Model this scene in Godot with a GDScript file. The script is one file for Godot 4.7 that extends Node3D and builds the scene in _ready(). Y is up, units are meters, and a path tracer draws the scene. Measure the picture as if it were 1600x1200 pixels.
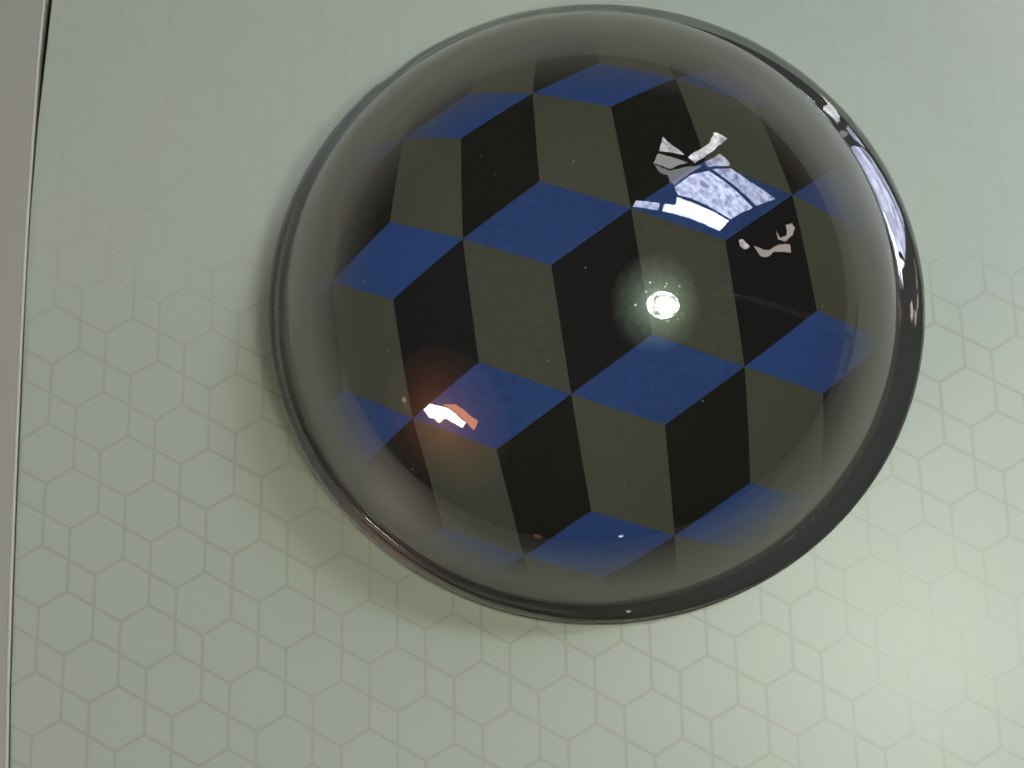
extends Node3D
# A domed glass paperweight on a hexagon-printed sheet. One unit = one hexagon side = 4.7 mm; the origin is the middle of the dome's foot.

const U := 0.0047
const DOME_RADIUS := 11.4     # radius of curvature of the crown
const DOME_HEIGHT := 7.5
const SHOULDER := 6.6          # radius of the rounder shoulder below the crown
const SHIFT := Vector2(-0.17, -0.18)   # the dome was ground a little off the middle of its foot
const RIM := 10.62            # outer radius of the foot

var rng := RandomNumberGenerator.new()
var taken := {}


func p3(x: float, y: float, z: float) -> Vector3:      # x right, y away, z up -> Godot's axes, metres
	return Vector3(x, z, -y) * U


# ---------------------------------------------------------------- helpers
func numbered(called: String) -> String:
	var n: int = taken.get(called, 0)
	taken[called] = n + 1
	return called if n == 0 else "%s_%03d" % [called, n]


func thing(called: String, label: String, category: String, at := Vector3.ZERO, group := "") -> Node3D:
	var o := Node3D.new()
	o.name = numbered(called)
	o.position = at
	add_child(o)
	o.set_meta("label", label)
	o.set_meta("category", category)
	if group:
		o.set_meta("group", group)
	return o


func part(called: String, m: Mesh, mat: Material, parent: Node, at := Vector3.ZERO) -> MeshInstance3D:
	var o := MeshInstance3D.new()
	o.name = called
	o.mesh = m
	o.material_override = mat
	o.position = at
	parent.add_child(o, true)
	return o


func paint(c: Color, rough := 0.5, spec := 0.5) -> StandardMaterial3D:
	var m := StandardMaterial3D.new()
	m.albedo_color = c.linear_to_srgb()
	m.roughness = rough
	m.metallic_specular = spec
	return m


func glow(c: Color, energy: float) -> StandardMaterial3D:
	var m := StandardMaterial3D.new()
	m.albedo_color = Color(0.02, 0.02, 0.02)
	m.roughness = 0.6
	m.emission_enabled = true
	m.emission = c.linear_to_srgb()
	m.emission_energy_multiplier = energy
	return m


func lathe(profile: PackedVector2Array, sides: int, chip := false, smooth := true) -> ArrayMesh:
	# profile of (radius, height) in units from the axis at the foot, round the outside, to the axis at the top
	var st := SurfaceTool.new()
	st.begin(Mesh.PRIMITIVE_TRIANGLES)
	st.set_smooth_group(0 if smooth else -1)
	var rings := []
	for q in profile:
		var ring := []
		for k in sides:
			var a := TAU * k / sides
			var r := q.x
			if chip and q.x > 10.0:
				var deg := rad_to_deg(a)
				if deg > 123.2 and deg < 131.3:
					r -= 0.075 * smoothstep(123.2, 127.0, deg) * smoothstep(10.0, 10.5, q.x)
			var off := SHIFT * smoothstep(10.45, 9.95, q.x) if chip and q.y > 0.1 else Vector2.ZERO
			ring.append(p3(r * cos(a) + off.x, r * sin(a) + off.y, q.y))
		rings.append(ring)
	for i in range(profile.size() - 1):
		for k in sides:
			var n := (k + 1) % sides
			var a: Vector3 = rings[i][k]
			var b: Vector3 = rings[i][n]
			var c: Vector3 = rings[i + 1][n]
			var d: Vector3 = rings[i + 1][k]
			if profile[i].x > 1e-6:
				for v in [a, c, b]:
					st.add_vertex(v)
			if profile[i + 1].x > 1e-6:
				for v in [a, d, c]:
					st.add_vertex(v)
	st.index()
	st.generate_normals()
	return st.commit()


func slab(outline: PackedVector2Array, low: float, high: float, bevel := 0.0) -> ArrayMesh:
	# a flat plate with that outline (x right, y away, counter-clockwise from above) and a small chamfer on its upper edge
	var st := SurfaceTool.new()
	st.begin(Mesh.PRIMITIVE_TRIANGLES)
	st.set_smooth_group(-1)
	var n := outline.size()
	var top := outline
	if bevel > 0.0:
		var inner := Geometry2D.offset_polygon(outline, -bevel, Geometry2D.JOIN_MITER)
		if inner.size() == 1 and inner[0].size() == n:
			var first := 0
			for k in n:
				if inner[0][k].distance_to(outline[0]) < inner[0][first].distance_to(outline[0]):
					first = k
			top = PackedVector2Array()
			for k in n:
				top.append(inner[0][(first + k) % n])
	for k in Geometry2D.triangulate_polygon(top):
		st.add_vertex(p3(top[k].x, top[k].y, high))
	for k in n:
		var j := (k + 1) % n
		var o1 := p3(outline[k].x, outline[k].y, high - bevel)
		var o2 := p3(outline[j].x, outline[j].y, high - bevel)
		if top != outline:
			var t1 := p3(top[k].x, top[k].y, high)
			var t2 := p3(top[j].x, top[j].y, high)
			for v in [o1, t2, o2, o1, t1, t2]:
				st.add_vertex(v)
		var b1 := p3(outline[k].x, outline[k].y, low)
		var b2 := p3(outline[j].x, outline[j].y, low)
		for v in [b1, o2, b2, b1, o1, o2]:
			st.add_vertex(v)
	st.generate_normals()
	return st.commit()


func ragged(outline: Array, by: float) -> Array:
	# the outline with its edges broken up a little
	var made := []
	for k in outline.size():
		var a := Vector2(outline[k][0], outline[k][1])
		var b := Vector2(outline[(k + 1) % outline.size()][0], outline[(k + 1) % outline.size()][1])
		made.append([a.x, a.y])
		var bits := clampi(int(a.distance_to(b) / (by * 4.0)), 1, 8)
		var side := (b - a).orthogonal().normalized()
		for i in range(1, bits):
			var q := a.lerp(b, float(i) / bits) + side * rng.randf_range(-by, by) * 0.6
			made.append([q.x, q.y])
	return made


func upright(outline: Array, origin: Vector3, across: Vector3, up: Vector3, out: Vector3, depth: float) -> ArrayMesh:
	# a plate of that outline in the plane of across and up (units), thick by depth along out
	var flat := PackedVector2Array()
	for q in outline:
		flat.append(Vector2(q[0], q[1]))
	if Geometry2D.is_polygon_clockwise(flat):
		flat.reverse()
	var st := SurfaceTool.new()
	st.begin(Mesh.PRIMITIVE_TRIANGLES)
	st.set_smooth_group(-1)
	var put := func(q: Vector2, o: float) -> Vector3:
		var w := origin + across * q.x + up * q.y + out * o
		return p3(w.x, w.y, w.z)
	var tri := Geometry2D.triangulate_polygon(flat)
	for i in range(0, tri.size(), 3):
		for k in [0, 1, 2]:
			st.add_vertex(put.call(flat[tri[i + k]], 0.0))
		for k in [0, 2, 1]:
			st.add_vertex(put.call(flat[tri[i + k]], depth))
	for k in flat.size():
		var j := (k + 1) % flat.size()
		var a = put.call(flat[k], 0.0)
		var b = put.call(flat[j], 0.0)
		var c = put.call(flat[j], depth)
		var d = put.call(flat[k], depth)
		for v in [a, b, c, a, c, d]:
			st.add_vertex(v)
	st.generate_normals()
	return st.commit()


# ---------------------------------------------------------------- textures
func hexagon_print() -> ImageTexture:
	# one repeat of the printed net of hexagons and diamonds: 4 root 3 wide, 4 high (in hexagon sides)
	var w := 1386
	var h := 800
	var px := 200.0
	var ink := PackedFloat32Array()
	ink.resize(w * h)
	var s3 := sqrt(3.0)
	var corner := []
	for k in 6:
		corner.append(Vector2(cos(PI / 6 + k * PI / 3), sin(PI / 6 + k * PI / 3)))
	for i in range(-8, 9):
		for j in range(-8, 9):
			var c := Vector2(1.5 * s3 * i + 0.5 * s3 * j, -0.5 * i - 1.5 * j)
			if c.x < -2.0 or c.x > 4 * s3 + 2.0 or c.y < -2.0 or c.y > 6.0:
				continue
			for k in 6:
				var a: Vector2 = (c + corner[k]) * px
				var b: Vector2 = (c + corner[(k + 1) % 6]) * px
				var steps := int(a.distance_to(b) / 3.0)
				for t in steps + 1:
					var q := a.lerp(b, float(t) / steps)
					var wide := 13.0
					for dy in range(-15, 16):
						for dx in range(-15, 16):
							var d := Vector2(dx, dy).length()
							if d > 15.0:
								continue
							var v := clampf(1.0 - (d - wide * 0.05) / (wide * 1.1), 0.0, 1.0)
							var x := posmod(int(q.x) + dx, w)
							var y := posmod(h - int(q.y) + dy, h)
							if v > ink[y * w + x]:
								ink[y * w + x] = v
	var grain := FastNoiseLite.new()
	grain.seed = 5
	grain.frequency = 0.03
	var bytes := PackedByteArray()
	bytes.resize(w * h * 3)
	var paper := SHEET.linear_to_srgb()
	var line := (SHEET * LINE).linear_to_srgb()
	for n in w * h:
		var v := ink[n]
		if v > 0.0:
			v *= 0.85 + 0.3 * grain.get_noise_2d(n % w, n / w)
		bytes[3 * n] = int(255 * lerpf(paper.r, line.r, v))
		bytes[3 * n + 1] = int(255 * lerpf(paper.g, line.g, v))
		bytes[3 * n + 2] = int(255 * lerpf(paper.b, line.b, v))
	return ImageTexture.create_from_image(Image.create_from_data(w, h, false, Image.FORMAT_RGB8, bytes))


func print_fade() -> ImageTexture:
	# where the print pales (alpha), more towards the far side, over the 96 x 96 units of the sheet
	var n := 512
	var noise := FastNoiseLite.new()
	noise.seed = 11
	noise.frequency = 0.012
	var tone := FastNoiseLite.new()
	tone.seed = 23
	tone.frequency = 0.02
	var im := Image.create(n, n, false, Image.FORMAT_RGBA8)
	for y in n:
		for x in n:
			var q := Vector2(x - n / 2.0, n / 2.0 - y) * 96.0 / n        # units
			var fade := smoothstep(-3.0, 6.0, q.y + 5.0 * noise.get_noise_2d(x, y)) * 0.75
			fade = maxf(fade, 0.6 * (1.0 - smoothstep(1.0, 5.5, q.distance_to(Vector2(9.3, -10.4)) + 2.0 * noise.get_noise_2d(x * 3, y * 3))))  # lamp glare on the sheet, painted in as paler print
			fade = clampf(fade + 0.25 + 0.3 * noise.get_noise_2d(x * 2 + 900, y * 2), 0.12, 0.85)
			var t := tone.get_noise_2d(x, y)
			var u := tone.get_noise_2d(x + 3000, y)
			var c := Color(SHEET.r * (1.0 + 0.04 * t), SHEET.g * (1.0 + 0.03 * u), SHEET.b * (1.0 - 0.04 * t))
			var l := c.linear_to_srgb()
			im.set_pixel(x, y, Color(l.r, l.g, l.b, fade))
	return ImageTexture.create_from_image(im)


func noise_texture(freq: float, seed_: int, size := 512) -> NoiseTexture2D:
	var n := FastNoiseLite.new()
	n.seed = seed_
	n.frequency = freq
	n.fractal_octaves = 4
	var t := NoiseTexture2D.new()
	t.width = size
	t.height = size
	t.seamless = true
	t.noise = n
	return t


const SHEET := Color(0.270, 0.300, 0.238)
const LINE := Color(0.80, 0.725, 0.68)
const HAZE_RIM := Color(0.150, 0.145, 0.112)   # milky haze of the dome edge, painted into the printed disc
const PRINT_MIDDLE := Vector2(0.0, -1.1)


func _ready() -> void:
	rng.seed = 7
	# ---- camera
	var cam := Camera3D.new()
	cam.name = "camera"
	var r := Vector3(0.99910, -0.01945, -0.03764)
	var u := Vector3(0.02947, 0.95728, 0.28766)
	var b := Vector3(0.03043, -0.28851, 0.95699)
	var turn := func(v: Vector3) -> Vector3: return Vector3(v.x, v.z, -v.y)
	var optics := CameraAttributesPhysical.new()      # a small lens, a little soft away from the top of the dome
	optics.frustum_focal_length = 12.0 / tan(deg_to_rad(11.56))
	optics.frustum_focus_distance = 0.256
	optics.exposure_aperture = 75.0
	cam.attributes = optics
	cam.transform = Transform3D(Basis(turn.call(r), turn.call(u), turn.call(b)).orthonormalized(), p3(-0.914, -20.162, 57.699))
	cam.fov = rad_to_deg(2.0 * atan(600.0 / 2932.8))
	cam.near = 0.01
	cam.far = 30.0
	add_child(cam)
	cam.make_current()
	# ---- the dim room light that comes from all round
	var env := Environment.new()
	env.background_mode = Environment.BG_COLOR
	env.background_color = Color(0.020, 0.0195, 0.018).linear_to_srgb()
	env.background_energy_multiplier = 1.0
	env.tonemap_mode = Environment.TONE_MAPPER_LINEAR
	env.tonemap_exposure = 1.0
	env.sdfgi_enabled = true
	env.ssao_enabled = true
	env.ssil_enabled = true
	var we := WorldEnvironment.new()
	we.name = "environment"
	we.environment = env
	add_child(we)
	build_surfaces()
	build_paperweight()
	build_desk_lamp()
	build_window()
	build_shaded_lamp()
	build_small_lights()


# ---------------------------------------------------------------- the surfaces below
func build_surfaces() -> void:
	var wood := paint(Color(0.22, 0.21, 0.17), 0.5, 0.4)
	var table := part("tabletop", slab(PackedVector2Array([Vector2(-420, -400), Vector2(420, -400), Vector2(420, 420), Vector2(-420, 420)]), -6.0, -0.50, 0.2), wood, self)
	table.set_meta("kind", "structure")

	# the hexagon sheet, its left edge slightly bowed
	var edge := [Vector2(-18.30, 22.0), Vector2(-18.38, 11.6), Vector2(-18.49, 9.4), Vector2(-18.63, 6.8), Vector2(-18.70, 3.75), Vector2(-18.70, 1.0), Vector2(-18.64, -2.7), Vector2(-18.60, -5.7), Vector2(-18.53, -9.0), Vector2(-18.44, -12.2), Vector2(-18.33, -14.6), Vector2(-18.1, -24.0)]
	var outline := PackedVector2Array()
	for q in edge:
		outline.append(q)
	outline.append_array(PackedVector2Array([Vector2(46, -24), Vector2(46, 22)]))
	var sheet := thing("patterned_sheet", "pale grey-green sheet printed with hexagons under the glass dome", "sheet")
	var st := SurfaceTool.new()
	st.begin(Mesh.PRIMITIVE_TRIANGLES)
	var s3 := sqrt(3.0)
	var tri := Geometry2D.triangulate_polygon(outline)
	var flip := not Geometry2D.is_polygon_clockwise(outline)
	for i in range(0, tri.size(), 3):
		var abc := [outline[tri[i]], outline[tri[i + 1]], outline[tri[i + 2]]]
		if (abc[1] - abc[0]).cross(abc[2] - abc[0]) > 0:
			abc = [abc[0], abc[2], abc[1]]
		for q: Vector2 in abc:
			st.set_normal(Vector3.UP)
			st.set_uv(Vector2((q.x + 2.123) / (4 * s3), -(q.y + 11.626) / 4.0))
			st.set_uv2(Vector2(0.5 + q.x / 96.0, 0.5 - q.y / 96.0))
			st.add_vertex(p3(q.x, q.y, 0.0))
	var m := StandardMaterial3D.new()
	m.albedo_texture = hexagon_print()
	m.detail_enabled = true
	m.detail_albedo = print_fade()
	m.detail_uv_layer = BaseMaterial3D.DETAIL_UV_2
	m.detail_blend_mode = BaseMaterial3D.BLEND_MODE_MIX
	m.roughness = 0.41
	m.metallic_specular = 0.5
	m.heightmap_enabled = true
	m.heightmap_texture = noise_texture(0.02, 3)
	m.heightmap_scale = 0.0012
	m.uv1_triplanar = false
	part("printed_face", st.commit(), m, sheet)
	part("sheet_core", slab(outline_ccw(outline), -0.49, -0.02), paint(Color(0.42, 0.42, 0.36), 0.7), sheet)

	# the plain board at the left, its edge a little proud and leaning away from the sheet at the far end
	var side := PackedVector2Array([Vector2(-19.3, 22.0), Vector2(-60, 22), Vector2(-60, -24), Vector2(-18.16, -24)])
	for q in [Vector2(-18.37, -14.6), Vector2(-18.48, -12.2), Vector2(-18.57, -9.0), Vector2(-18.64, -5.7), Vector2(-18.69, -2.7), Vector2(-18.73, 1.0), Vector2(-18.74, 3.75), Vector2(-18.71, 6.8), Vector2(-18.68, 9.4), Vector2(-18.60, 11.6)]:
		side.append(q)
	var board := thing("plain_board", "plain grey-brown board along the left edge of the hexagon sheet", "board")
	var bm := paint(Color(0.240, 0.238, 0.190), 0.45)
	bm.heightmap_enabled = true
	bm.heightmap_texture = m.heightmap_texture
	bm.heightmap_scale = 0.0015
	bm.uv1_triplanar = true
	bm.uv1_scale = Vector3(8, 8, 8)
	part("board_face", slab(outline_ccw(side), -0.49, 0.07, 0.05), bm, board)
	var lip := PackedVector2Array()
	for q in [Vector2(-18.37, -14.6), Vector2(-18.48, -12.2), Vector2(-18.57, -9.0), Vector2(-18.64, -5.7), Vector2(-18.69, -2.7), Vector2(-18.73, 1.0), Vector2(-18.74, 3.75), Vector2(-18.71, 6.8), Vector2(-18.68, 9.4), Vector2(-18.60, 11.6), Vector2(-18.4, 22.0)]:
		lip.append(q)
	for k in range(lip.size() - 1, -1, -1):
		lip.append(lip[k] + Vector2(-0.11, 0))
	part("edge_band", slab(outline_ccw(lip), -0.48, 0.10, 0.03), paint(Color(0.35, 0.34, 0.27), 0.4), board)


func outline_ccw(o: PackedVector2Array) -> PackedVector2Array:
	var c := o.duplicate()
	if Geometry2D.is_polygon_clockwise(c):
		c.reverse()
	return c


# ---------------------------------------------------------------- the paperweight
func build_paperweight() -> void:
	var weight := thing("glass_paperweight", "round glass dome with blue, black and grey block pattern inside", "paperweight")
	var prof := PackedVector2Array()
	prof.append_array(PackedVector2Array([Vector2(0, 0.03), Vector2(5, 0.03), Vector2(9.0, 0.03), Vector2(10.3, 0.03), Vector2(10.5, 0.03), Vector2(10.59, 0.05)]))
	var zc := DOME_HEIGHT - DOME_RADIUS
	# rounded bead of the foot, then the crease where the dome springs
	for k in 7:
		var tau := deg_to_rad(lerpf(90.0, 40.0, k / 6.0))
		prof.append(Vector2(10.46 + 0.16 * sin(tau), 0.09 + 0.16 * cos(tau)))
	for k in range(1, 13):
		var tau := deg_to_rad(lerpf(40.0, 20.0, k / 12.0))
		prof.append(Vector2(10.563 + 1.90 * (sin(tau) - sin(deg_to_rad(40.0))), 0.213 + 1.90 * (cos(tau) - cos(deg_to_rad(40.0)))))
	prof.append(Vector2(9.965, 0.545))
	prof.append(Vector2(9.952, 0.555))
	var bend := deg_to_rad(45.6)
	var steep := deg_to_rad(81.2)
	var mid := Vector2(DOME_RADIUS * sin(bend) - SHOULDER * sin(bend), zc + DOME_RADIUS * cos(bend) - SHOULDER * cos(bend))
	prof.append(mid + SHOULDER * Vector2(sin(steep + 0.005), cos(steep + 0.005)))
	for k in 22:
		var a := lerpf(steep, bend, k / 22.0)
		prof.append(mid + SHOULDER * Vector2(sin(a), cos(a)))
	for k in 33:
		var a := bend * (1.0 - k / 32.0)
		prof.append(Vector2(DOME_RADIUS * sin(a), zc + DOME_RADIUS * cos(a)))
	var glass := StandardMaterial3D.new()
	glass.albedo_color = Color(1, 1, 1, 0.0)
	glass.roughness = 0.0
	glass.transparency = BaseMaterial3D.TRANSPARENCY_ALPHA
	glass.refraction_enabled = true
	glass.refraction_scale = 0.06
	part("glass_dome", lathe(prof, 480, true), glass, weight)

	# inside, at the foot: a dark backing disc and the printed blocks, each diamond its own piece
	var backing := CylinderMesh.new()
	backing.top_radius = 9.55 * U
	backing.bottom_radius = 9.55 * U
	backing.height = 0.03 * U
	backing.radial_segments = 128
	var pattern := part("pattern_disc", backing, paint(HAZE_RIM, 0.8, 0.2), weight, p3(0.0, 0.0, 0.125))
	var pad := CylinderMesh.new()
	pad.top_radius = 10.26 * U
	pad.bottom_radius = 10.26 * U
	pad.height = 0.05 * U
	pad.radial_segments = 128
	part("base_pad", pad, paint(Color(0.070, 0.072, 0.066), 0.85, 0.2), weight, p3(0.20, -0.15, 0.08))
	var blue := paint(Color(0.030, 0.066, 0.185), 0.8, 0.2)
	var black := paint(Color(0.014, 0.0125, 0.0115), 0.8, 0.2)
	var grey := paint(Color(0.074, 0.076, 0.050), 0.8, 0.2)
	var grain := noise_texture(0.05, 77, 256)
	var tint := Gradient.new()
	tint.colors = PackedColorArray([Color(0.90, 0.90, 0.90), Color(1, 1, 1)])
	grain.color_ramp = tint
	for ink: StandardMaterial3D in [blue, black, grey]:
		ink.albedo_texture = grain
		ink.uv1_triplanar = true
		ink.uv1_scale = Vector3(60, 60, 60)
	var hazed_ink := paint(Color.WHITE, 0.8, 0.2)
	hazed_ink.vertex_color_use_as_albedo = true
	var e1 := Vector2(4.2387, 0.5559)
	var e2 := Vector2(2.5956, -4.0661)
	var o0 := Vector2(-0.5537, -3.102)
	var lift := Vector2(0.0304, -0.3116)
	var round_ := PackedVector2Array()
	for k in 96:
		round_.append(PRINT_MIDDLE + Vector2(8.7, 0).rotated(TAU * k / 96.0))
	for i in range(-5, 6):
		for j in range(-5, 6):
			var l := e1 * i + e2 * j
			var left := o0 + l
			var right := left + e1
			var top := left + (e1 + (e1 - e2)) / 3.0 + lift
			var low := left + (e1 + e2) / 3.0 - lift
			var top_below := left + e2 + (e1 + (e1 - e2)) / 3.0 + lift - e1      # top of the block to the lower left
			var top_below2 := top_below + e1
			var faces := [["blue_diamond", [left, low, right, top], blue], ["grey_diamond", [left, top_below, left + e2, low], grey], ["black_diamond", [low, left + e2, top_below2, right], black]]
			for f in faces:
				var poly := PackedVector2Array()
				for q: Vector2 in f[1]:
					poly.append(bulge(q))
				if Geometry2D.is_polygon_clockwise(poly):
					poly.reverse()
				var far := true
				for q in poly:
					far = far and q.length() > 9.5
				if far:
					continue
				for piece in Geometry2D.intersect_polygons(poly, round_):
					if piece.size() > 2 and area(piece) > 0.02:
						var reach := 0.0
						for q in piece:
							reach = maxf(reach, q.distance_to(PRINT_MIDDLE))
						if reach < HAZE_FROM:
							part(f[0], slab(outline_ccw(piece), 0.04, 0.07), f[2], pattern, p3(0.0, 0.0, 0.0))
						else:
							part(f[0], hazed_diamond(piece, 0.07, f[2].albedo_color.srgb_to_linear()), hazed_ink, pattern, p3(0.0, 0.0, 0.0))
	# a few specks of dust on the glass
	var dust := paint(Color(0.24, 0.23, 0.21), 0.9)
	for q in [[-7.9, -2.1], [-5.6, -6.4], [-0.35, -1.6], [-0.6, 1.7], [-6.9, -1.0], [2.9, -5.2], [-2.9, 1.5], [-3.3, 2.2], [4.6, 4.4], [0.6, -7.3], [-4.8, 3.9], [6.6, -2.2], [-1.5, -4.1], [3.4, 1.3], [-6.2, -3.2]]:
		var rho := Vector2(q[0], q[1])
		var s := SphereMesh.new()
		s.radius = U * rng.randf_range(0.016, 0.032)
		s.height = s.radius
		s.radial_segments = 8
		s.rings = 4
		part("dust_speck", s, dust, weight, p3(rho.x, rho.y, zc + sqrt(DOME_RADIUS * DOME_RADIUS - rho.length_squared()) + 0.01))


const HAZE_FROM := 5.9
const HAZE_TO := 7.9


func hazed_diamond(poly: PackedVector2Array, high: float, ink: Color) -> ArrayMesh:
	# a printed diamond at the rim of the disc, its colour painted over into the milky haze
	var todo := []
	var tri := Geometry2D.triangulate_polygon(poly)
	for i in range(0, tri.size(), 3):
		todo.append([poly[tri[i]], poly[tri[i + 1]], poly[tri[i + 2]]])
	var st := SurfaceTool.new()
	st.begin(Mesh.PRIMITIVE_TRIANGLES)
	while todo.size():
		var t: Array = todo.pop_back()
		var longest := 0
		var most := 0.0
		for k in 3:
			var d: float = t[k].distance_to(t[(k + 1) % 3])
			if d > most:
				most = d
				longest = k
		if most > 0.55:
			var a: Vector2 = t[longest]
			var b: Vector2 = t[(longest + 1) % 3]
			var c: Vector2 = t[(longest + 2) % 3]
			var m := (a + b) / 2.0
			todo.append([a, m, c])
			todo.append([m, b, c])
			continue
		if (t[1] - t[0]).cross(t[2] - t[0]) > 0:
			t = [t[0], t[2], t[1]]
		for q: Vector2 in t:
			st.set_color(ink.lerp(HAZE_RIM, smoothstep(HAZE_FROM, HAZE_TO, q.distance_to(PRINT_MIDDLE))))
			st.set_normal(Vector3.UP)
			st.add_vertex(p3(q.x, q.y, high))
	return st.commit()


func area(poly: PackedVector2Array) -> float:
	var s := 0.0
	for k in poly.size():
		s += poly[k].cross(poly[(k + 1) % poly.size()])
	return absf(s) / 2.0


func bulge(q: Vector2) -> Vector2:
	# the printed blocks swell towards the middle of the disc
	var far := q.length()
	if far > 8.0:
		return bulge(q * 7.99 / far) + (bulge(q * 7.99 / far) - bulge(q * 7.5 / far)) * (far - 7.99) / 0.49
	var x := q.x / 8.0
	var y := q.y / 8.0
	var c: Array = [[-0.1828, 0.3634], [-0.0593, 7.9065], [0.0839, -1.201], [0.0692, -1.1072], [7.9569, 0.0015], [-0.9051, 0.1451], [-1.3785, 0.1913], [0.2971, -0.3239], [0.1484, -0.8097], [-0.5222, 0.1221]]
	var terms := [1.0, y, y * y, y * y * y, x, x * y, x * y * y, x * x, x * x * y, x * x * x]
	var to := Vector2.ZERO
	for k in 10:
		to += Vector2(c[k][0], c[k][1]) * terms[k]
	return to


func lit_disc(colors: Array, energy: float, radius: float, uneven := 0.10) -> StandardMaterial3D:
	# glow of a bulb or an added halo disc: brightest in the middle, dying away towards the rim; laid on from above
	var n := 128
	var im := Image.create(n, n, false, Image.FORMAT_RGB8)
	var noise := FastNoiseLite.new()
	noise.seed = 31
	noise.frequency = 0.09
	for y in n:
		for x in n:
			var d := Vector2(x - n / 2.0 + 0.5, y - n / 2.0 + 0.5).length() / (n / 2.0)
			d = clampf(d + uneven * noise.get_noise_2d(x, y), 0.0, 1.0) * (colors.size() - 1)
			var k := mini(int(d), colors.size() - 2)
			var c: Color = colors[k].lerp(colors[k + 1], d - k)
			im.set_pixel(x, y, c.linear_to_srgb())
	var m := StandardMaterial3D.new()
	m.albedo_color = Color(0.02, 0.02, 0.02)
	m.roughness = 0.6
	m.emission_enabled = true
	m.emission = Color.WHITE
	m.emission_operator = BaseMaterial3D.EMISSION_OP_MULTIPLY
	m.emission_texture = ImageTexture.create_from_image(im)
	m.emission_energy_multiplier = energy
	m.uv1_triplanar = true
	m.uv1_triplanar_sharpness = 8.0
	var k := 1.0 / (2.0 * radius * U)
	m.uv1_scale = Vector3(k, k, k)
	m.uv1_offset = Vector3(0.5, 0.5, 0.5)
	return m


# ---------------------------------------------------------------- the lamps and the window that the glass mirrors
func build_desk_lamp() -> void:
	var at := Vector3(17.4, -6.6, 43.5)
	var lamp := thing("desk_lamp", "small white lamp mirrored as the brightest round spot on the dome", "lamp", p3(at.x, at.y, 0.0))
	var bulb := SphereMesh.new()
	bulb.radius = 4.3 * U
	bulb.height = 6.6 * U
	bulb.radial_segments = 64
	bulb.rings = 32
	var glass_bulb := part("light_bulb", bulb, lit_disc([Color(1, 1, 0.97), Color(1, 1, 0.97), Color(0.95, 1.0, 0.9), Color(0.10, 0.14, 0.09), Color(0.02, 0.03, 0.02)], 45.0, 4.3, 0.26), lamp, p3(0, 0, at.z))
	glass_bulb.scale = Vector3(1.0, 0.8, 0.78)
	var shade := lathe(PackedVector2Array([Vector2(13.1, 1.4), Vector2(13.3, 1.4), Vector2(4.2, 6.2), Vector2(0.0, 6.6)]), 32)
	part("lamp_shade", shade, paint(Color(0.03, 0.03, 0.03), 0.4), lamp, p3(0, 0, at.z))
	part("lamp_halo", lathe(PackedVector2Array([Vector2(13.0, 0.0), Vector2(7.0, 0.3), Vector2(3.0, 0.5), Vector2(0.0, 0.6)]), 48), lit_disc([Color(0.75, 1.0, 0.72), Color(0.34, 0.5, 0.33), Color(0.12, 0.17, 0.115), Color(0.0, 0.0, 0.0)], 5.5, 13.0), lamp, p3(0, 0, at.z + 1.5))  # added glowing disc for the greenish halo round the bright spot
	for k in 14:
		var spark := SphereMesh.new()
		spark.radius = rng.randf_range(0.16, 0.34) * U
		spark.height = spark.radius * 2.0
		spark.radial_segments = 10
		spark.rings = 5
		var way := Vector2.from_angle(rng.randf() * TAU) * rng.randf_range(4.2, 7.0)
		part("halo_spark_light", spark, glow(Color(0.9, 1.0, 0.88), rng.randf_range(5.0, 16.0)), lamp, p3(way.x, way.y, at.z + 0.9))  # added sparks to speckle the halo
	var arm := CylinderMesh.new()
	arm.top_radius = 0.7 * U
	arm.bottom_radius = 0.7 * U
	arm.height = 49.0 * U
	part("stand", arm, paint(Color(0.03, 0.03, 0.03), 0.4), lamp, p3(26, 4, 24.5))
	var boom := CylinderMesh.new()
	boom.top_radius = 0.6 * U
	boom.bottom_radius = 0.6 * U
	boom.height = 26.3 * U
	var bo := part("arm", boom, paint(Color(0.03, 0.03, 0.03), 0.4), lamp, p3(13, 2, 48.9))
	bo.quaternion = Quaternion(Vector3.UP, p3(26, 4, 0).normalized())
	var base := CylinderMesh.new()
	base.top_radius = 6.0 * U
	base.bottom_radius = 6.4 * U
	base.height = 1.2 * U
	part("base", base, paint(Color(0.03, 0.03, 0.03), 0.4), lamp, p3(26, 4, 0.65))
	var o := OmniLight3D.new()
	o.name = "desk_lamp_light"
	o.light_color = Color(1.0, 0.985, 0.93)
	o.light_energy = 0.0138
	o.light_size = 1.7 * U
	o.omni_range = 5.0
	o.omni_attenuation = 2.0
	o.shadow_enabled = true
	o.position = p3(at.x, at.y, at.z)
	add_child(o)


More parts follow.
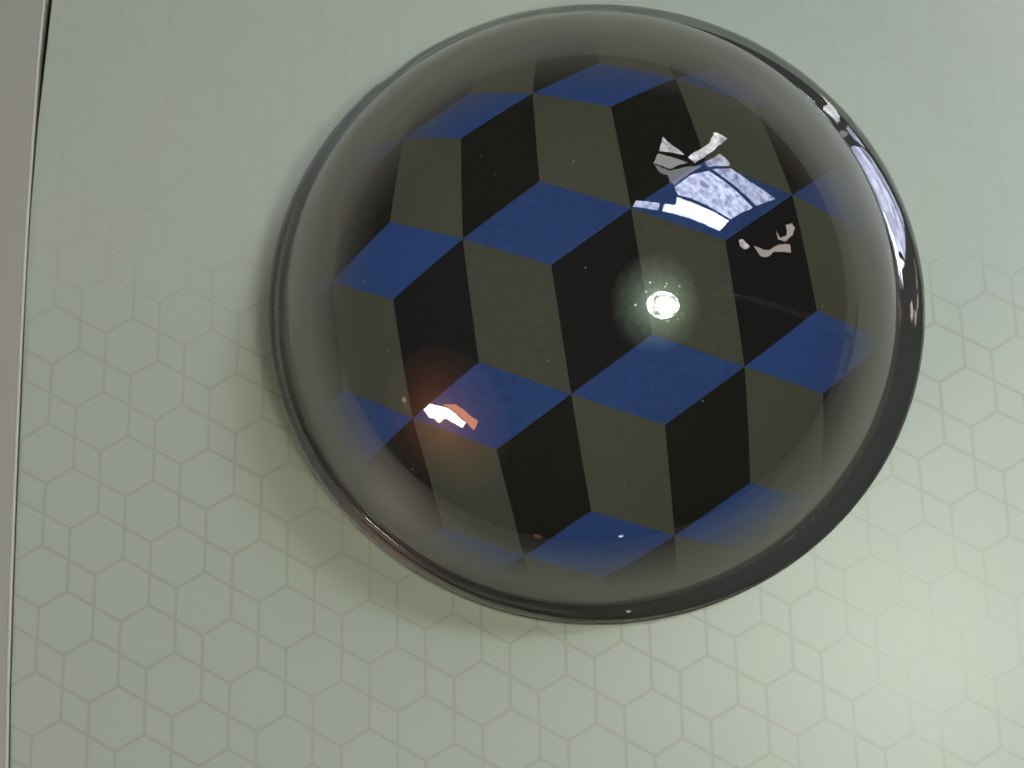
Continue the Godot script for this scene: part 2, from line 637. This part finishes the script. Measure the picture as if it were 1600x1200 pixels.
func build_window() -> void:
	# a slanted roof window up to the right: panes between dark glazing bars, seen only as a reflection
	var az := deg_to_rad(47.0)
	var tilt := deg_to_rad(30.0)
	var n := Vector3(cos(az) * cos(tilt), sin(az) * cos(tilt), sin(tilt))
	var e := Vector3(-sin(az), cos(az), 0)
	var up := n.cross(e)
	var origin := n * 340.0
	var w := thing("roof_window", "bluish white window with dark bars mirrored in upper right of dome", "window", Vector3.ZERO)
	var sky := Color(0.80, 0.83, 1.0)
	var panes := [
		[[[50.8, 210.4], [52.9, 191.0], [15.9, 159.2], [7.7, 174.8]], 13.0, sky],
		[[[0.9, 168.4], [8.0, 152.5], [-5.9, 135.4], [2.4, 118.8], [-83.9, 66.4], [-91.5, 99.2], [-42.2, 133.4]], 21.0, sky],
		[[[5.2, 113.2], [19.1, 104.6], [16.8, 61.1], [3.4, 23.6], [-83.0, 2.0], [-83.1, 62.2], [-25.4, 91.9]], 14.5, sky],
		[[[2.0, 16.3], [-12.5, -17.2], [-45.3, -30.7], [-87.1, -58.9], [-82.6, -7.1]], 10.0, sky],
		[[[41.4, 31.6], [38.2, -27.1], [48.4, -59.7], [28.9, -69.0], [25.3, -7.3], [26.9, 31.8]], 12.0, Color(1, 0.98, 0.94)],
		[[[95.1, 24.1], [79.5, 29.4], [48.0, 31.3], [82.7, 58.3]], 10.0, Color(1, 0.98, 0.94)],
		[[[81.3, 65.1], [35.7, 42.0], [48.1, 79.3], [75.5, 90.1]], 4.5, Color(1, 0.98, 0.94)],
		[[[17.6, 15.1], [16.1, -23.9], [-4.0, -25.0], [-8.1, -19.4], [9.5, 19.0]], 9.0, sky],
		[[[-124.1, 74.5], [-125.0, 65.0], [-144.3, 58.4], [-144.9, 72.5], [-134.0, 78.5]], 9.0, Color(1.0, 0.85, 0.8)],  # pinkish lit clutter, added as a glowing patch
		[[[-145.0, 48.5], [-168.3, 46.2], [-175.3, 32.8], [-170.0, 8.5], [-183.3, -31.7], [-169.1, -37.8], [-161.0, -11.3], [-164.4, 22.9], [-154.3, 37.5]], 5.5, Color(1.0, 0.85, 0.75)],  # more lit clutter added as a glow, not a pane
		[[[-134.8, -18.1], [-151.9, -20.7], [-149.7, -40.7], [-133.3, -48.7], [-133.8, -65.5], [-143.0, -68.5], [-154.0, -53.1], [-158.8, -27.3], [-151.3, -13.9]], 5.5, Color(1.0, 0.85, 0.75)],  # glow added for the same clutter
		[[[73.1, 91.7], [45.7, 82.9], [32.9, 53.8], [16.6, 25.7], [19.3, 57.7], [20.9, 100.2], [31.9, 103.0], [41.6, 93.1], [56.9, 99.7]], 3.2, Color(0.9, 0.92, 1.0)],
	]
	for p in panes:
		part("window_pane_or_patch", upright(ragged(p[0], 1.6), origin, e, up, n, 1.5), foliage_glow(p[2], p[1]) if p[1] > 8.0 and p[1] < 15.0 else glow(p[2], p[1]), w)
	for q in [[-75.0, 82.0, 10.0], [-51.0, 99.0, 13.0], [-23.0, 121.0, 10.0], [-4.0, 149.0, 6.0]]:
		var light := OmniLight3D.new()
		light.name = "window_light"
		light.light_color = Color(0.90, 0.93, 1.0)
		light.light_energy = 0.66 * q[2] * q[2] / 405.0
		light.light_size = q[2] * U
		light.omni_range = 8.0
		light.omni_attenuation = 2.0
		light.shadow_enabled = true
		var at: Vector3 = origin + e * q[0] + up * q[1] - n * (q[2] + 1.0)
		light.position = p3(at.x, at.y, at.z)
		add_child(light, true)


func foliage_glow(c: Color, energy: float) -> StandardMaterial3D:
	# a pane with pale sky and the blurred branches outside
	var n := FastNoiseLite.new()
	n.seed = 40
	n.frequency = 0.035
	n.fractal_octaves = 4
	var ramp := Gradient.new()
	ramp.offsets = PackedFloat32Array([0.0, 0.38, 0.5, 1.0])
	ramp.colors = PackedColorArray([Color(0.45, 0.46, 0.5), Color(0.6, 0.61, 0.68), Color(0.96, 0.97, 1.0), Color(1, 1, 1)])
	var t := NoiseTexture2D.new()
	t.width = 256
	t.height = 256
	t.seamless = true
	t.noise = n
	t.color_ramp = ramp
	var m := glow(c, energy * 1.15)
	m.emission_operator = BaseMaterial3D.EMISSION_OP_MULTIPLY
	m.emission_texture = t
	m.uv1_triplanar = true
	m.uv1_scale = Vector3(1.6, 1.6, 1.6)
	return m


func turn_y(v: Vector3) -> Vector3:
	return Vector3(v.x, v.z, -v.y)


func build_shaded_lamp() -> void:
	var az := deg_to_rad(-146.0)
	var tilt := deg_to_rad(25.0)
	var n := Vector3(cos(az) * cos(tilt), sin(az) * cos(tilt), sin(tilt))
	var e := Vector3(-sin(az), cos(az), 0)
	var up := n.cross(e)
	var origin := n * 190.0
	var lamp := thing("warm_lamp", "warm orange rimmed lamp mirrored at lower left of dome", "lamp")
	part("light_tube", upright(ragged([[-16.0, -7.5], [-15.1, 2.7], [-0.1, 15.4], [22.9, 20.0], [23.2, 12.7], [7.6, 7.4], [-6.1, -7.7]], 1.3), origin, e, up, n, 4.0), glow(Color(1.0, 0.93, 0.85), 40.0), lamp)
	part("lamp_shade", upright(ragged([[-5.5, 14.6], [3.7, 25.3], [31.4, 31.3], [34.0, 20.2], [24.5, 20.9], [4.0, 17.6]], 1.8), origin, e, up, n, 4.0), glow(Color(1.0, 0.34, 0.07), 10.0), lamp)
	var dish := lathe(PackedVector2Array([Vector2(78, 0.0), Vector2(40, 0.6), Vector2(20, 1.0), Vector2(0.0, 1.2)]), 64)
	var centre := origin + e * 6.0 + up * 3.0 + n * 7.0
	var d := part("lamp_spill_glow", dish, lit_disc([Color(1.0, 0.30, 0.08), Color(0.42, 0.12, 0.04), Color(0.15, 0.055, 0.025), Color(0.03, 0.014, 0.008)], 2.2, 78.0), lamp)  # added glow for the warm spill around the lamp
	d.transform = Transform3D(Basis(turn_y(e), turn_y(n), turn_y(e).cross(turn_y(n))), p3(centre.x, centre.y, centre.z))
	var o := OmniLight3D.new()
	o.name = "warm_lamp_light"
	o.light_color = Color(1.0, 0.8, 0.6)
	o.light_energy = 0.02
	o.light_size = 4.0 * U
	o.omni_range = 6.0
	o.omni_attenuation = 2.0
	o.shadow_enabled = true
	var q := origin - n * 6.0
	o.position = p3(q.x, q.y, q.z)
	add_child(o)


func build_small_lights() -> void:
	var spots := [
		[Vector3(3.9, -38.4, 4.75), 0.42, Color(0.9, 0.96, 1.0), 14.0, "tiny white light mirrored near the foot of dome, bottom centre"],
		[Vector3(-10.1, -37.4, 3.4), 0.75, Color(1.0, 0.45, 0.2), 1.6, "small orange light mirrored low on dome, left of bottom centre"],
		[Vector3(-178.0, -74.0, 64.8), 3.0, Color(1.0, 0.7, 0.5), 3.0, "small peach light mirrored just left of the warm lamp"],
	]
	for s in spots:
		var at: Vector3 = s[0]
		var l := thing("small_light", s[4], "light", p3(at.x, at.y, at.z), "small lights mirrored in the dome")
		var m := SphereMesh.new()
		m.radius = s[1] * U
		m.height = 2.0 * s[1] * U
		m.radial_segments = 24
		m.rings = 12
		part("light_bulb", m, glow(s[2], s[3]), l)
